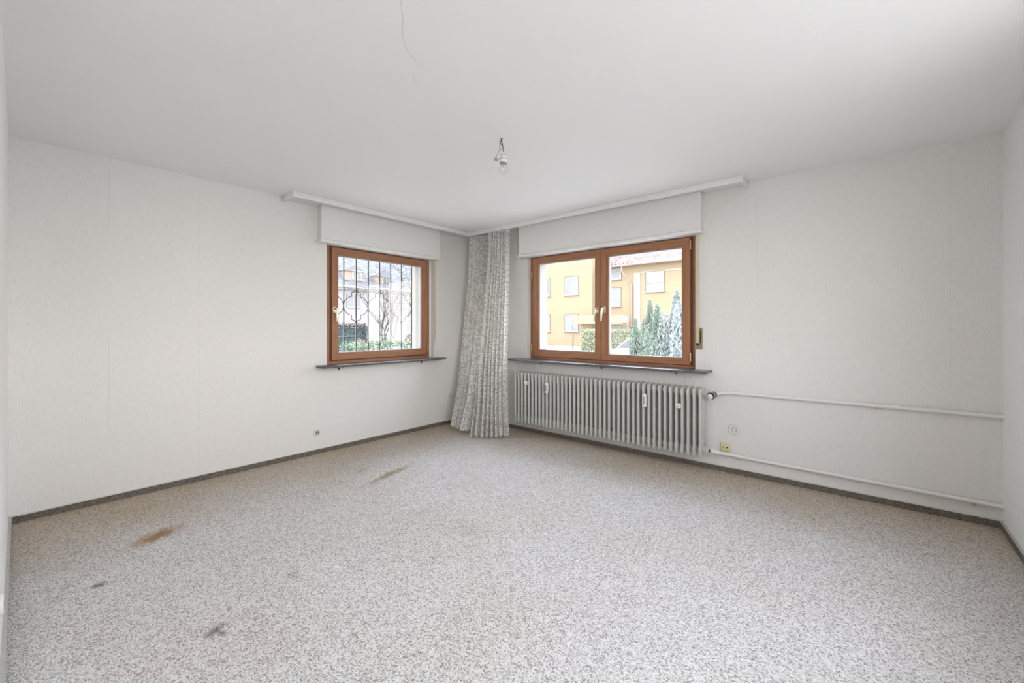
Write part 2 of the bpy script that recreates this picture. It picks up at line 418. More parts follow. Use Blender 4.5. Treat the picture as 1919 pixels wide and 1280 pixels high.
def hinge(P, a, b, parent):
    g = B(); tube(g, [P(a, b-.035, .018), P(a, b+.035, .018)], .0075, 10); tube(g, [P(a, b-.04, .018), P(a, b-.035, .018)], .009, 10)
    tube(g, [P(a, b+.035, .018), P(a, b+.04, .018)], .009, 10)
    obj('hinge', g, M_BRASS, parent, 40)
def sash(P, rect, glass, parent, name_g='pane'):
    g = B(); a0, a1, b0, b1 = rect; ga0, ga1, gb0, gb1 = glass
    ring(g, P, rect, (ga0-.02, ga1+.02, gb0-.02, gb1+.02), .030, .095)
    ring(g, P, (ga0-.02, ga1+.02, gb0-.02, gb1+.02), glass, .037, .095)          # rebated glazing step
    s = obj('sash', g, M_WOOD, parent)
    g = B(); ring(g, P, (ga0-.001, ga1+.001, gb0-.001, gb1+.001), (ga0+.006, ga1-.006, gb0+.006, gb1-.006), .050, .090); obj('glazing_seal', g, M_SEAL, s)
    g = B(); p, q = P(ga0, gb0, .066), P(ga1, gb1, .072)
    box(g, [min(p[i], q[i]) for i in range(3)], [max(p[i], q[i]) for i in range(3)]); obj(name_g, g, M_GLASS, s)
    return s
M_SEAL = plain('grey_glazing_seal', (.30, .30, .31), .5)
# small window in the left wall
w1 = setp(thing('window_1', (0, -1.305, .88), 'small square brown wooden window in the left wall, one sash'), kind='structure')
g = B(); ring(g, P1, (-1.985, -.640, .882, 2.135), (-1.905, -.715, .955, 2.06), .05, .125); ring(g, P1, (-1.945, -.672, .915, 2.102), (-1.905, -.715, .955, 2.06), .096, .124)
fr = obj('frame', g, M_WOOD, w1)
g = B(); ring(g, P1, (-1.932, -.680, .911, 2.112), (-1.915, -.705, .945, 2.07), .045, .0555); obj('rebate', g, M_WOODD, fr)
s1 = sash(P1, (-1.915, -.690, .925, 2.100), (-1.842, -.768, .997, 2.022), w1)
handle(P1, -1.895, 1.445, s1)
hinge(P1, -.683, 1.0, s1); hinge(P1, -.683, 2.03, s1)
g = B(); box(g, (-.125, -.640, .882), (-.045, -.612, 2.14)); obj('side_strip', g, M_WHITE, w1)
# double window in the right wall
w2 = setp(thing('window_2', (2.02, 0, .88), 'wide brown wooden window in the right wall with two sashes'), kind='structure')
g = B(); ring(g, P2, (1.048, 2.992, .882, 2.135), (1.12, 2.925, .95, 2.06), .05, .125); box(g, (1.98, .097, .95), (2.06, .125, 2.06))
fr = obj('frame', g, M_WOOD, w2)
g = B(); ring(g, P2, (1.085, 2.962, .908, 2.112), (1.10, 2.945, .93, 2.09), .045, .0555); obj('rebate', g, M_WOODD, fr)
s2 = sash(P2, (1.098, 2.016, .915, 2.103), (1.184, 1.944, .992, 2.026), w2)
s3 = sash(P2, (2.022, 2.940, .915, 2.103), (2.104, 2.866, .975, 2.022), w2)
handle(P2, 1.985, 1.450, s2, -.016); handle(P2, 2.063, 1.452, s3, -.012)
for bb in (1.02, 1.90): hinge(P2, 1.090, bb, s2)
for bb in (.99, 2.03): hinge(P2, 2.950, bb, s3)
g = B(); box(g, (1.040, .045, .882), (1.048, .13, 2.14)); obj('side_strip', g, M_WHITE, w2)
# wide window added in the east wall out of view, to brighten the room
w3 = setp(thing('fill_window', (W, -2.715, .80), 'added unseen wide window beside the camera, letting in more daylight'), kind='structure')
def P3(a, b, d): return Vector((W+d, a, b))
g = B(); ring(g, P3, (E0, E1, .80, EZ), (E0+.06, E1-.06, .86, EZ-.06), .05, .12); box(g, (W+.05, -2.745, .86), (W+.12, -2.685, EZ-.06)); obj('frame', g, M_WOOD, w3)
for a0, a1 in ((E0+.06, -2.745), (-2.685, E1-.06)):
    g = B(); box(g, (W+.08, a0, .86), (W+.086, a1, EZ-.06)); obj('pane', g, M_GLASS, w3)
# outside ledges below the panes
M_LEDGE = plain('white_ledge', (.80, .80, .80), .5)
g = B(); prism(g, [(-.125, .972), (-.125, .930), (-.35, .905), (-.35, .945)], 'y', -1.899, -.731); setp(obj('trim_1', g, M_LEDGE), kind='structure', label='white ledge outside the small window')
g = B(); prism(g, [(.125, .972), (.125, .930), (.35, .905), (.35, .945)], 'x', 1.121, 2.929); setp(obj('trim_2', g, M_LEDGE), kind='structure', label='white ledge outside the double window')

# inner sills
def sill(P, a0, a1, dep, z, label, marks, lab2):
    r = thing('window_sill', P((a0+a1)/2, z-.02, 0), label, 'window sill')
    g = B(); c = .02
    poly = [(a0, 0.0), (a1, 0.0), (a1, -dep+c), (a1-c, -dep), (a0+c, -dep), (a0, -dep+c)]
    if P is P1: pts = [(-d, a) for a, d in poly]
    else: pts = [(a, d) for a, d in poly]
    prism(g, pts, 'z', z-.022, z, .003)
    p, q = P(max(a0, (IN1 if P is P1 else IN2)[0]+.002), z-.022, -.002), P(min(a1, (IN1 if P is P1 else IN2)[1]-.002), z, .045)
    box(g, [min(p[i], q[i]) for i in range(3)], [max(p[i], q[i]) for i in range(3)])
    obj('slab', g, M_STONE, r, 30)
    for a in marks:
        g = B(); p, q = P(a-.004, z-.060, -.001), P(a+.004, z-.0225, -.016); box(g, [min(p[i], q[i]) for i in range(3)], [max(p[i], q[i]) for i in range(3)])
        p, q = P(a-.004, z-.030, -.001), P(a+.004, z-.0225, -dep+.05); box(g, [min(p[i], q[i]) for i in range(3)], [max(p[i], q[i]) for i in range(3)])
        obj('bracket', g, M_DARK, r)
sill(P1, -2.095, -.512, .155, .884, 'dark slate sill with rounded corners under the small left window', (-1.86, -.80), '')
sill(P2, .865, 3.144, .20, .884, 'long dark slate sill under the double window, above the radiator', (1.25, 2.05, 2.83), '')

# roller shutter boxes
def shutter_box(P, a0, a1, label, m, side):
    r = thing('roller_shutter_box', P((a0+a1)/2, 2.11, 0), label, 'shutter box', 'papered roller shutter boxes above the windows')
    def pb(g, A0, A1, B0, B1, D0, D1, bev=0):
        p, q = P(A0, B0, D0), P(A1, B1, D1); box(g, [min(p[i], q[i]) for i in range(3)], [max(p[i], q[i]) for i in range(3)], bev)
    g = B(); pb(g, a0, a1, 2.142, 2.4995, -.10, 0); obj('casing', g, m, r)
    for a in (a0, a1):
        g = B(); pb(g, a-.003, a+.003, 2.142, 2.4995, -.1012, -.0942); obj('corner_trim', g, M_WHITE, r)
    g = B(); pb(g, a0-.012, a1+.012, 2.110, 2.139, -.112, 0, .004); pb(g, a0+.02, a1-.02, 2.112, 2.130, 0, .045)
    obj('bottom_board', g, M_WHITE, r, 40)
shutter_box(P1, -2.084, -.590, 'wallpapered roller shutter box with white bottom board above the small left window', MW_S, 0)
shutter_box(P2, .992, 3.069, 'wallpapered roller shutter box with white bottom board above the wide double window', M_BOX, 0)

# ceiling curtain rail boards
def cornice(P, a0, a1, dep, label):
    r = thing('curtain_rail_board', P((a0+a1)/2, 2.45, 0), label, 'curtain rail', 'white curtain rail boards along the ceiling')
    def pb(g, A0, A1, B0, B1, D0, D1, bev=0):
        p, q = P(A0, B0, D0), P(A1, B1, D1); box(g, [min(p[i], q[i]) for i in range(3)], [max(p[i], q[i]) for i in range(3)], bev)
    g = B(); pb(g, a0, a1, 2.448, 2.4995, -dep, -dep+.018, .002)
    obj('fascia', g, M_WHITE, r, 40)
    lo, hi = a0, a1
    g = B()
    e = a0 if P is P1 else a1-.018
    pb(g, e, e+.018, 2.448, 2.4995, -dep+.018, 0, .002); obj('end_piece', g, M_WHITE, r, 40)
    s0, s1 = (a0+.018, a1) if P is P1 else (a0, a1-.018)
    g = B()                                                   # slotted underside
    for d0, d1, zz in ((.0, .035, 2.470), (.05, .10, 2.472), (.115, .155, 2.472), (.17, dep-.02, 2.470)):
        if P is P1 or True:
            pb(g, s0, s1, zz, 2.4995, -d1, -d0-.102 if False else -d0)
    return r, g, (s0, s1)
r, g, _ = cornice(P1, -2.418, -.207, .26, 'white curtain rail board on the ceiling along the left wall'); g.free()
g = B()
for d0, d1 in ((.104, .125), (.135, .165), (.175, .242)): box(g, (d0, -2.398, 2.474), (d1, -.245, 2.4995))
box(g, (0, -2.398, 2.478), (.095, -2.09, 2.4995)); box(g, (0, -.585, 2.478), (.095, -.245, 2.4995)); obj('rail', g, M_WHITE, r)
r, g, _ = cornice(P2, .242, 3.433, .225, 'white curtain rail board on the ceiling along the right wall'); g.free()
g = B()
for d0, d1 in ((.104, .125), (.135, .160), (.170, .207)): box(g, (.244, -d1, 2.474), (3.413, -d0, 2.4995))
box(g, (3.073, -.095, 2.478), (3.413, 0, 2.4995)); box(g, (.244, -.095, 2.478), (.985, 0, 2.4995)); obj('rail', g, M_WHITE, r)

# shutter belts with winders
r = thing('shutter_belt', (0, -.597, 1.03), 'beige roller shutter belt and small winder beside the small left window', 'shutter belt')
g = B(); box(g, (.012, -.609, 1.09), (.0145, -.589, 2.12)); obj('belt', g, M_STRAP, r)
g = B(); box(g, (.004, -.588, 1.10), (.006, -.580, 2.11)); obj('back_belt', g, M_STRAPD, r)
g = B(); box(g, (0, -.613, 1.030), (.010, -.577, 1.255), .003); pl = obj('winder_plate', g, M_CREAM, r)
g = B(); box(g, (.0101, -.606, 1.085), (.011, -.584, 1.235)); obj('slot', g, M_BELTBOX, pl)
g = B(); lathe(g, (.0101, -.595, 1.052), (1, 0, 0), [(0, .004), (.002, .0035)], 10); obj('screw', g, M_DARK, pl)
r = thing('shutter_belt', (3.035, 0, 1.06), 'beige roller shutter belt and bronze winder plate right of the double window', 'shutter belt')
g = B(); box(g, (3.012, -.017, 1.115), (3.033, -.014, 2.11)); obj('belt', g, M_STRAP, r)
g = B(); box(g, (3.005, -.012, 1.065), (3.062, 0, 1.262), .003); pl = obj('winder_plate', g, M_BELTBOX, r)
g = B(); box(g, (3.042, -.0130, 1.12), (3.054, -.0121, 1.235)); obj('slot', g, M_DARK, pl)
g = B(); box(g, (3.010, -.020, 1.100), (3.036, -.0121, 1.118), .002); obj('guide', g, M_DARK, pl)
g = B(); lathe(g, (3.034, -.0121, 1.083), (0, -1, 0), [(0, .006), (.002, .005)], 10); obj('screw', g, M_BRASS, pl)

# ------------------------------------------------------------------ radiator
NR = 42; PX = .0510; RX0 = 1.003; yf, yb = -.200, -.042; rz0, rz1 = .138, .737
rad = thing('radiator', (RX0+PX*(NR-1)/2, -.12, rz0), 'long grey-white ribbed column radiator on the right wall under the double window', 'radiator')
def arc(cx, cy, r, a0, a1, n=5): return [(cx+r*math.cos(math.radians(a0+(a1-a0)*i/n)), cy+r*math.sin(math.radians(a0+(a1-a0)*i/n))) for i in range(n+1)]
g = B(); hw = .0122
R_ = .024
top = arc(yf+R_, rz1-R_, R_, 180, 90)+arc(yb-R_, rz1-R_, R_, 90, 0)+[(yb, rz1-.085), (yb-.02, rz1-.098), (yf+.02, rz1-.098), (yf, rz1-.085)]
prism(g, top, 'x', RX0-hw, RX0+hw, .0085)
bot = [(yf, rz0+.085), (yf, rz0+.016), (yf+.008, rz0+.002), (yf+.018, rz0), (yb-.045, rz0+.022), (yb, rz0+.045), (yb, rz0+.085), (yb-.02, rz0+.098), (yf+.02, rz0+.098)]
prism(g, bot, 'x', RX0-hw, RX0+hw, .0075)
for yc in (yf+.018, (yf+yb)/2, yb-.018):
    n = 12; rings = []
    for zz in (rz0+.07, rz1-.07):
        rings.append([g.verts.new((RX0+hw*1.04*math.cos(2*PI*k/n), yc+.018*math.sin(2*PI*k/n), zz)) for k in range(n)])
    for k in range(n): g.faces.new((rings[0][k], rings[0][(k+1) % n], rings[1][(k+1) % n], rings[1][k]))
box(g, (RX0-.0045, yf+.012, rz0+.05), (RX0+.0045, yb-.012, rz1-.05))
for zz in (rz0+.052, rz1-.048): tube(g, [(RX0-PX/2, -.12, zz), (RX0+PX/2, -.12, zz)], .030, 20)
sec = obj('section', g, M_RAD, rad, 40)
for i in range(1, NR):
    c = sec.copy(); C.objects.link(c); c.parent = rad; c.location = (i*PX, 0, 0)
def sx(i): return RX0+i*PX
RXE = sx(NR-1)+PX/2
def meter(i, z, h, parent, w_=.036):
    g = B(); x = sx(i)+.0; box(g, (x-w_/2, yf-.024, z-h/2), (x+w_/2, yf+.004, z+h/2), .003); mt = obj('heat_meter', g, M_WHITE, parent, 40)
    setp(mt, 'white slim consumption meter')
    g = B(); box(g, (x-.008, yf-.0252, z-h*.34), (x-.003, yf-.0241, z+h*.34)); box(g, (x+.002, yf-.0252, z-h*.28), (x+.005, yf-.0241, z+h*.28)); obj('scale', g, M_DARK, mt)
meter(9.3, .590, .115, rad); meter(31.4, .582, .120, rad)
for i, z in ((3.6, .620), (37.7, .566)):
    x = sx(i)-.012; g = B(); box(g, (x-.022, yf-.010, z-.021), (x+.022, yf+.006, z+.021), .002); cl = setp(obj('clip_plate', g, M_WHITE, rad, 40), 'small white clip plate')
    g = B(); lathe(g, (x, yf-.0101, z), (0, -1, 0), [(0, .010), (.002, .009)], 14); obj('button', g, M_CHAMP, cl)
# plugs, couplings and valve at the right end
zt, zb = rz1-.048, rz0+.052
for zz in (zt, zb):
    g = B(); lathe(g, (RXE, -.12, zz), (1, 0, 0), [(0, .036), (.008, .036), (.012, .028), (.022, .026), (.024, .018), (.03, .018)], 20); obj('end_plug', g, M_RAD, rad, 30)
g = B(); lathe(g, (RXE+.030, -.12, zt), (1, 0, 0), [(0, .012), (.006, .018), (.020, .018), (.022, .012), (.055, .012)], 6); obj('union_nut', g, M_CHAMP, rad, 30)
vc = Vector((RXE+.076, -.12, zt)); g = B()
lathe(g, vc+Vector((-.02, 0, 0)), (1, 0, 0), [(0, .014), (.04, .016), (.045, .013)], 16); tube(g, [vc, vc+Vector((.012, .026, 0))], .0135, 14)
obj('valve_body', g, M_CHAMP, rad, 40)
hd = Vector((-.36, -.88, -.30)).normalized(); g = B()
lathe(g, vc, hd, [(0, .016), (.006, .016), (.010, .030), (.050, .030), (.058, .026)], 22)
th = obj('thermostat_head', g, M_BLACK, rad, 40)
g = B(); lathe(g, vc+hd*.0583, hd, [(0, .0235), (.012, .021), (.016, .014)], 22); setp(obj('cap', g, M_WHITE, th, 40), 'white cap')
g = B()
u_, v_ = frame_of(hd)
for k in range(16):
    a = 2*PI*k/16; q = vc+hd*.018+(u_*math.cos(a)+v_*math.sin(a))*.0302
    tube(g, [q, q+hd*.03], .0016, 5)
setp(obj('number_ring', g, M_WHITE, th), 'white marks round the black head')
g = B(); lathe(g, (RXE+.030, -.12, zb), (1, 0, 0), [(0, .011), (.012, .011)], 14); obj('nipple', g, M_DARK, rad, 30)
g = B(); lathe(g, (RXE+.042, -.12, zb), (1, 0, 0), [(0, .014), (.002, .019), (.022, .019), (.024, .016)], 8); obj('union_nut', g, M_WHITE, rad, 30)

# heating pipes
pc = -.030
r = thing('heating_pipe', (4.0, 0, .70), 'upper painted heating pipe running along the right wall from the radiator valve', 'heating pipe')
v0 = vc+Vector((.055, .085, .004))
g = B(); tube(g, [vc+Vector((.0125, .027, 0)), vc+Vector((.028, .055, .002)), v0, (v0.x+.035, pc-.001, .699), (3.30, pc, .700), (3.37, pc, .700), (W, pc, .706)], .0140, 16); obj('tube', g, M_PIPE, r, 60)
g = B(); tube(g, [(3.352, pc, .700), (3.392, pc, .700)], .0175, 16); obj('coupling', g, M_PIPE, r, 40)
for xx in (4.25,):
    g = B(); tube(g, [(xx, -.001, .682), (xx, -.046, .682)], .004, 8); obj('clamp', g, M_CHAMP, r)
r = thing('heating_pipe', (4.0, 0, .15), 'lower painted heating pipe running along the right wall just above the skirting', 'heating pipe')
g = B(); tube(g, [(RXE+.066, -.12, zb), (RXE+.115, -.118, zb-.004), (RXE+.135, -.100, zb-.008), (3.31, -.038, .166), (3.37, pc, .160), (W, pc, .144)], .0140, 16); obj('tube', g, M_PIPE, r, 60)
g = B(); tube(g, [(3.350, pc-.001, .1605), (3.392, pc, .1595)], .0180, 16); obj('coupling', g, M_PIPE, r, 40); g = B(); tube(g, [(RXE+.066, -.12, zb), (RXE+.112, -.118, zb-.003)], .0175, 16); obj('coupling', g, M_PIPE, r, 40)
g = B(); lathe(g, (4.725, -.001, .120), (0, -1, 0), [(0, .011), (.006, .011), (.008, .006), (.03, .006)], 12); obj('clamp', g, M_CHAMP, r)

# ------------------------------------------------------------------ sockets
def socket(c, n, R, label, extra=None):
    r = thing('wall_socket', c, label, 'socket'); n = Vector(n)
    g = B(); lathe(g, c, n, [(0, R), (.006, R), (.010, R*.93), (.0105, R*.55)], 36); obj('cover', g, M_SOCK, r, 40)
    g = B(); ri = .0215
    u, v = frame_of(n); cc = Vector(c)+n*.0107
    n_ = 28; A = [g.verts.new(cc+(u*math.cos(2*PI*k/n_)+v*math.sin(2*PI*k/n_))*ri*1.05) for k in range(n_)]; Bv = [g.verts.new(cc+(u*math.cos(2*PI*k/n_)+v*math.sin(2*PI*k/n_))*ri*.86+n*.001) for k in range(n_)]
    for k in range(n_): g.faces.new((A[k], A[(k+1) % n_], Bv[(k+1) % n_], Bv[k]))
    obj('recess_rim', g, M_SEAL, r)
    g = B(); lathe(g, Vector(c)+n*.0106, n, [(0, ri*.85), (.0008, ri*.85)], 28); obj('insert', g, M_SEAL if extra else M_SOCK, r, 40)
    hz = Vector((0, 0, 1)).cross(n)
    for s in (-1, 1):
        g = B(); lathe(g, Vector(c)+n*.0114+hz*.0095*s, n, [(0, .0035), (.0006, .0035)], 10); obj('pin_hole', g, M_BLACK, r)
    return r
socket((0, -2.085, .212), (1, 0, 0), .037, 'round white socket low on the left wall, below the left end of the small window', True)
socket((0, -.336, .357), (1, 0, 0), .040, 'round white socket on the left wall beside the lace curtain')
socket((3.321, 0, .380), (0, -1, 0), .047, 'round white socket on the right wall between the two heating pipes')
socket((1.86, -L, .285), (0, 1, 0), .038, 'white socket on the smooth wall at the far left edge', True)
r = thing('antenna_socket', (3.253, 0, .215), 'yellowed square two-hole socket on the right wall just above the lower pipe', 'socket')
g = B(); box(g, (3.2125, -.012, .176), (3.2935, 0, .256), .004); pl = obj('plate', g, M_YELLOW, r, 40)
for xx in (3.238, 3.267):
    g = B(); lathe(g, (xx, -.0121, .216), (0, -1, 0), [(0, .0065), (.0008, .0065)], 14); obj('hole', g, M_BLACK, pl)

# ------------------------------------------------------------------ hanging bulb
lp = thing('hanging_light_bulb', (2.380, -1.974, 2.5), 'bare clear light bulb in a white socket hanging from the ceiling hook', 'light bulb')
K = Vector((2.380, -1.974, 2.5)); rt = Vector((.7618, .6477, 0))
def q(a, z): return K+rt*a+Vector((0, 0, z))
g = B(); lathe(g, K, (0, 0, -1), [(0, .007), (.003, .007), (.005, .004), (.014, .004)], 12); tube(g, [q(0, -.012), q(-.006, -.022), q(-.003, -.040), q(.006, -.046), q(.006, -.030)], .0022, 8); obj('ceiling_hook', g, M_DARK, lp, 40)
g = B(); tube(g, [q(0, -.010), q(.004, -.03), q(.010, -.055), q(.0105, -.075), q(.0115, -.095)], .0024, 8); tube(g, [q(.001, -.02), q(-.010, -.018), q(-.016, -.022)], .0022, 8); obj('wire', g, M_BLACK, lp, 60)
g = B(); tube(g, [q(-.002, -.012), q(-.012, -.030), q(-.013, -.062), q(-.006, -.072), q(.002, -.066), q(.003, -.040)], .0022, 8)
tube(g, [q(-.012, -.066), q(-.018, -.088), q(-.030, -.108), q(-.038, -.130)], .0022, 8); obj('wire', g, M_SEAL, lp, 60)
g = B(); d = Vector((rt.x*.9, rt.y*.9, -.42)).normalized(); a = q(-.045, -.130); u, v = frame_of(d)
def obox(g, c, d, u, v, l, w_, h):
    vs = [g.verts.new(c+d*(i*l)+u*(j*w_)+v*(k*h)) for i in (0, 1) for j in (-.5, .5) for k in (-.5, .5)]
    for f in ((0, 1, 3, 2), (4, 5, 7, 6), (0, 1, 5, 4), (2, 3, 7, 6), (0, 2, 6, 4), (1, 3, 7, 5)): g.faces.new([vs[i] for i in f])
obox(g, a, d, u, v, .026, .014, .016); obj('terminal_block', g, M_SEAL, lp)
hz0 = K+rt*.0115
g = B(); lathe(g, hz0+Vector((0, 0, -.092)), (0, 0, -1), [(0, .010), (.002, .013), (.012, .018), (.017, .020), (.018, .023), (.027, .023), (.028, .025), (.040, .027), (.050, .0255), (.062, .024), (.066, .0235)], 28); hb = obj('lamp_holder', g, M_WHITE, lp, 35)
g = B()
for zz, rr in ((-.1095, .0232), (-.119, .0243), (-.134, .0270), (-.1585, .0245)): lathe(g, hz0+Vector((0, 0, zz)), (0, 0, -1), [(0, rr), (.0015, rr+.0004), (.003, rr)], 28)
obj('groove', g, M_SEAL, hb)
g = B()
prof = [(0, .0130), (.012, .0150), (.025, .021), (.038, .0275), (.048, .0300), (.058, .0295), (.068, .0250), (.076, .0160), (.080, .006), (.0805, .0005)]
lathe(g, hz0+Vector((0, 0, -.152)), (0, 0, -1), prof, 32); obj('bulb', g, M_BULB, lp, 180)
g = B(); lathe(g, hz0+Vector((0, 0, -.154)), (0, 0, -1), [(0, .011), (.014, .011), (.018, .006), (.03, .003)], 16); tube(g, [hz0+Vector((0, 0, -.18)), hz0+Vector((.01, .008, -.197)), hz0+Vector((-.01, -.008, -.197)), hz0+Vector((0, 0, -.182))], .0005, 5); obj('filament_mount', g, M_CHAMP, lp, 40)

# ------------------------------------------------------------------ lace curtains
def lerp(t, pts):
    for (t0, a), (t1, b) in zip(pts, pts[1:]):
        if t <= t1 or (t1, b) == pts[-1]:
            s = min(1, max(0, (t-t0)/(t1-t0)))
            return tuple(x+(y-x)*s for x, y in zip(a, b))
def curtain(label, left, right, bow, folds, amp, seed, flare_z, bottom, gname):
    """left/right: edges as [(z,(x,y))...] from top to bottom; folds run between them"""
    rnd = random.Random(seed); ph = [rnd.uniform(0, 6.28) for _ in range(6)]; fr = [rnd.uniform(.7, 1.35) for _ in range(6)]
    def edge(E, z):
        E2 = sorted((zz, p) for zz, p in E); return Vector(lerp(z, E2))
    def pt(s, z, extra=0.0, wob=0.0):
        a = edge(left, z); b = edge(right, z); d = (b-a); n = Vector((d.y, -d.x)).normalized()
        t = (2.45-z)/2.45
        k = 2*PI*folds*(s+.018*math.sin(5*s+ph[0]+t*1.2)+.012*math.sin(11*s+ph[1]))
        f = math.sin(k)+.35*math.sin(k*fr[0]*.53+ph[2]+t)+.18*math.sin(k*1.9+ph[3])
        A = (amp[0]+(amp[1]-amp[0])*t)*(1+.4*math.sin(4*s+ph[4]))
        env = min(1, s*10+.25, (1-s)*10+.25)
        p = a+d*(s+.006*math.sin(k*2+ph[5]))+n*(f*A*env+bow*math.sin(PI*s)*t+extra)
        return Vector((p.x, p.y, z))
    root = thing('lace_curtain', (*((edge(left, .1)+edge(right, .1))/2), bottom), label, 'curtain', gname)
    def sheet(z0, z1, nz, ns, name, extra, uv_scale, mat, ruffle=0):
        g = B(); uvl = g.loops.layers.uv.verify(); rows = []; U = []
        for j in range(nz+1):
            z = z0+(z1-z0)*j/nz; row = []
            for i in range(ns+1):
                s = i/ns; e = extra
                if ruffle:
                    tt = j/nz; e = extra+ruffle*tt*math.sin(2*PI*folds*1.3*s+ph[1]+.6*math.sin(9*s))+.022*tt
                row.append(pt(s, z, e))
            rows.append([g.verts.new(p) for p in row])
            if not U:
                acc = 0; U = [0]
                for a_, b_ in zip(row, row[1:]): acc += max((b_-a_).length, .35/ns); U.append(acc)
        for j in range(nz):
            for i in range(ns):
                f = g.faces.new((rows[j][i], rows[j][i+1], rows[j+1][i+1], rows[j+1][i]))
                for lp_, (ii, jj) in zip(f.loops, ((i, j), (i+1, j), (i+1, j+1), (i, j+1))):
                    lp_[uvl].uv = (U[ii]*uv_scale, (z0+(z1-z0)*jj/nz))
        return obj(name, g, mat, root, 180, recalc=False)
    sheet(2.452, flare_z-.012, 70, 260, 'panel', 0, .72, M_LACE)
    sheet(flare_z, bottom, 12, 420, 'flounce', .012, .9, M_LACE, .012)
    g = B(); pts = [pt(i/160, flare_z, .014) for i in range(161)]
    tube(g, [p+Vector((0, 0, .006*math.sin(i*1.1))) for i, p in enumerate(pts)], .006, 6); obj('gathering_seam', g, M_HEM, root, 60)
    g = B(); pts = [pt(i/120, 2.448, .003) for i in range(121)]; tube(g, pts, .006, 6); obj('heading_tape', g, M_HEM, root, 60)
    for s in (.03, .5, .97):
        p = pt(s, 2.452); g = B(); tube(g, [p, p+Vector((0, 0, .012)), p+Vector((.006, 0, .02))], .004, 6); obj('hook', g, M_WHITE, root)
CURT = 'two lace net curtains gathered in the corner'
LC = dict(left=[(2.45, (.165, -.120)), (2.0, (.150, -.130)), (1.3, (.13, -.20)), (.75, (.17, -.31)), (.38, (.22, -.42)), (.03, (.27, -.52))],
          right=[(2.45, (.60, -.115)), (2.0, (.56, -.130)), (1.3, (.56, -.25)), (.75, (.60, -.38)), (.38, (.61, -.46)), (.03, (.62, -.56))])
RC = dict(left=[(2.45, (.575, -.185)), (2.0, (.57, -.205)), (1.3, (.58, -.30)), (.75, (.60, -.42)), (.38, (.64, -.50)), (.02, (.70, -.64))],
          right=[(2.45, (.895, -.165)), (2.0, (.893, -.168)), (1.3, (.93, -.23)), (.75, (.95, -.27)), (.38, (.98, -.30)), (.02, (1.04, -.34))])
curtain('lace net curtain with ruffled hem, left and rear of the pair in the corner', LC['left'], LC['right'], -.0, 9, (.034, .040), 3, .36, .045, CURT)
curtain('lace net curtain with ruffled hem, right and front of the pair, beside the radiator', RC['left'], RC['right'], .05, 8, (.032, .042), 8, .345, .018, CURT)

# outside of the room
# ------------------------------------------------------------------ outside: shared materials and builders
GZ = -.45
def gmat():
    m = M('pale_courtyard_ground'); c = m.coord(); n = m.noise(c, .6, 5, .6); n2 = m.noise(c, 9, 4)
    m.col(m.mix(m.math('MULTIPLY', n2, .4), m.ramp(n, [(.4, (.46, .46, .44)), (.6, (.37, .375, .35))]), (.5, .5, .48))); m.set(.95, 0, .2, m.bump(n2, .4, .03)); return m.m
def facade(name, a, b):
    m = M(name); c = m.coord(); n = m.noise(m.mapping(c, (.25, .25, .9)), 1, 4, .55); n2 = m.noise(c, 40, 2)
    m.col(m.ramp(n, [(.3, a), (.7, b)])); m.set(.9, 0, .2, m.bump(n2, .2, .01)); return m.m
def tilemat(name, a, b, cx, cy, axis):
    m = M(name); uv = m.coord('UV'); n = m.noise(m.mapping(uv, (cx, cy, 1)), 1, 1); n2 = m.noise(m.mapping(uv, (1.2, 1.2, 1)), 1, 3)
    m.col(m.ramp(m.math('ADD', m.math('MULTIPLY', n, .7), m.math('MULTIPLY', n2, .3)), [(.35, a), (.65, b)])); m.set(.75); return m.m
M_GROUND = gmat()
M_YEL = facade('yellow_render', (.208, .163, .106), (.226, .180, .120))
M_YEL2 = plain('pale_render_band', (.25, .22, .175), .9)
M_WHR = facade('white_render', (.245, .24, .25), (.265, .26, .27))
M_TILE = tilemat('red_brown_roof_tiles', (.11, .07, .065), (.23, .175, .165), 4, 3, 'x')
M_SLATE = tilemat('grey_slate_roof', (.085, .095, .115), (.135, .145, .165), 2.5, 5, 'y')
M_SALMON = plain('salmon_cladding', (.24, .175, .15), .8)
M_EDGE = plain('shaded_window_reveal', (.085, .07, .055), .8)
M_GUT = plain('brown_copper_gutter', (.24, .15, .13), .5)
M_WFR = plain('white_window_frame', (.24, .24, .24), .5)
M_PANE = plain('far_window_pane', (.13, .14, .15), .25, spec=.25, var=.3, scale=1.5)
M_NET = plain('window_net_curtain', (.17, .18, .19), .8, var=.25, scale=20)
M_SHUT = plain('roller_shutter_slats', (.235, .23, .215), .6)
M_CAN = plain('ochre_canopy_panel', (0.244, 0.203, 0.116), .7)
M_IRON = plain('grey_wrought_iron', (.07, .07, .075), .5, metal=.3)
M_TRUNK = plain('grey_bark', (.065, .052, .048), .9, var=.3, scale=10)
M_TEAL = plain('dark_teal_fence', (.030, .048, .052), .8, var=.5, scale=9)
M_FWOOD = plain('fence_top_wood', (.20, .15, .15), .8, var=.2)
def leafmat(name, a, b, scale=6):
    m = M(name); c = m.coord(); n = m.noise(c, scale, 3, .7); m.col(m.ramp(n, [(.35, a), (.65, b)])); m.set(.8, 0, .2); return m.m
M_CON1 = leafmat('pale_blue_green_needles', (0.150, 0.203, 0.150), (0.300, 0.352, 0.315), 5)
M_CON2 = leafmat('frosted_needles', (0.210, 0.255, 0.247), (0.390, 0.427, 0.435), 5)
M_HEDGE = leafmat('variegated_hedge_leaves', (.10, .13, .07), (.36, .37, .26), 22)
M_SHRUB = leafmat('green_shrub_leaves', (0.045, 0.090, 0.060), (0.225, 0.270, 0.195), 9)
M_IVY = leafmat('dark_ivy_leaves', (.018, .030, .028), (.10, .13, .12), 16)
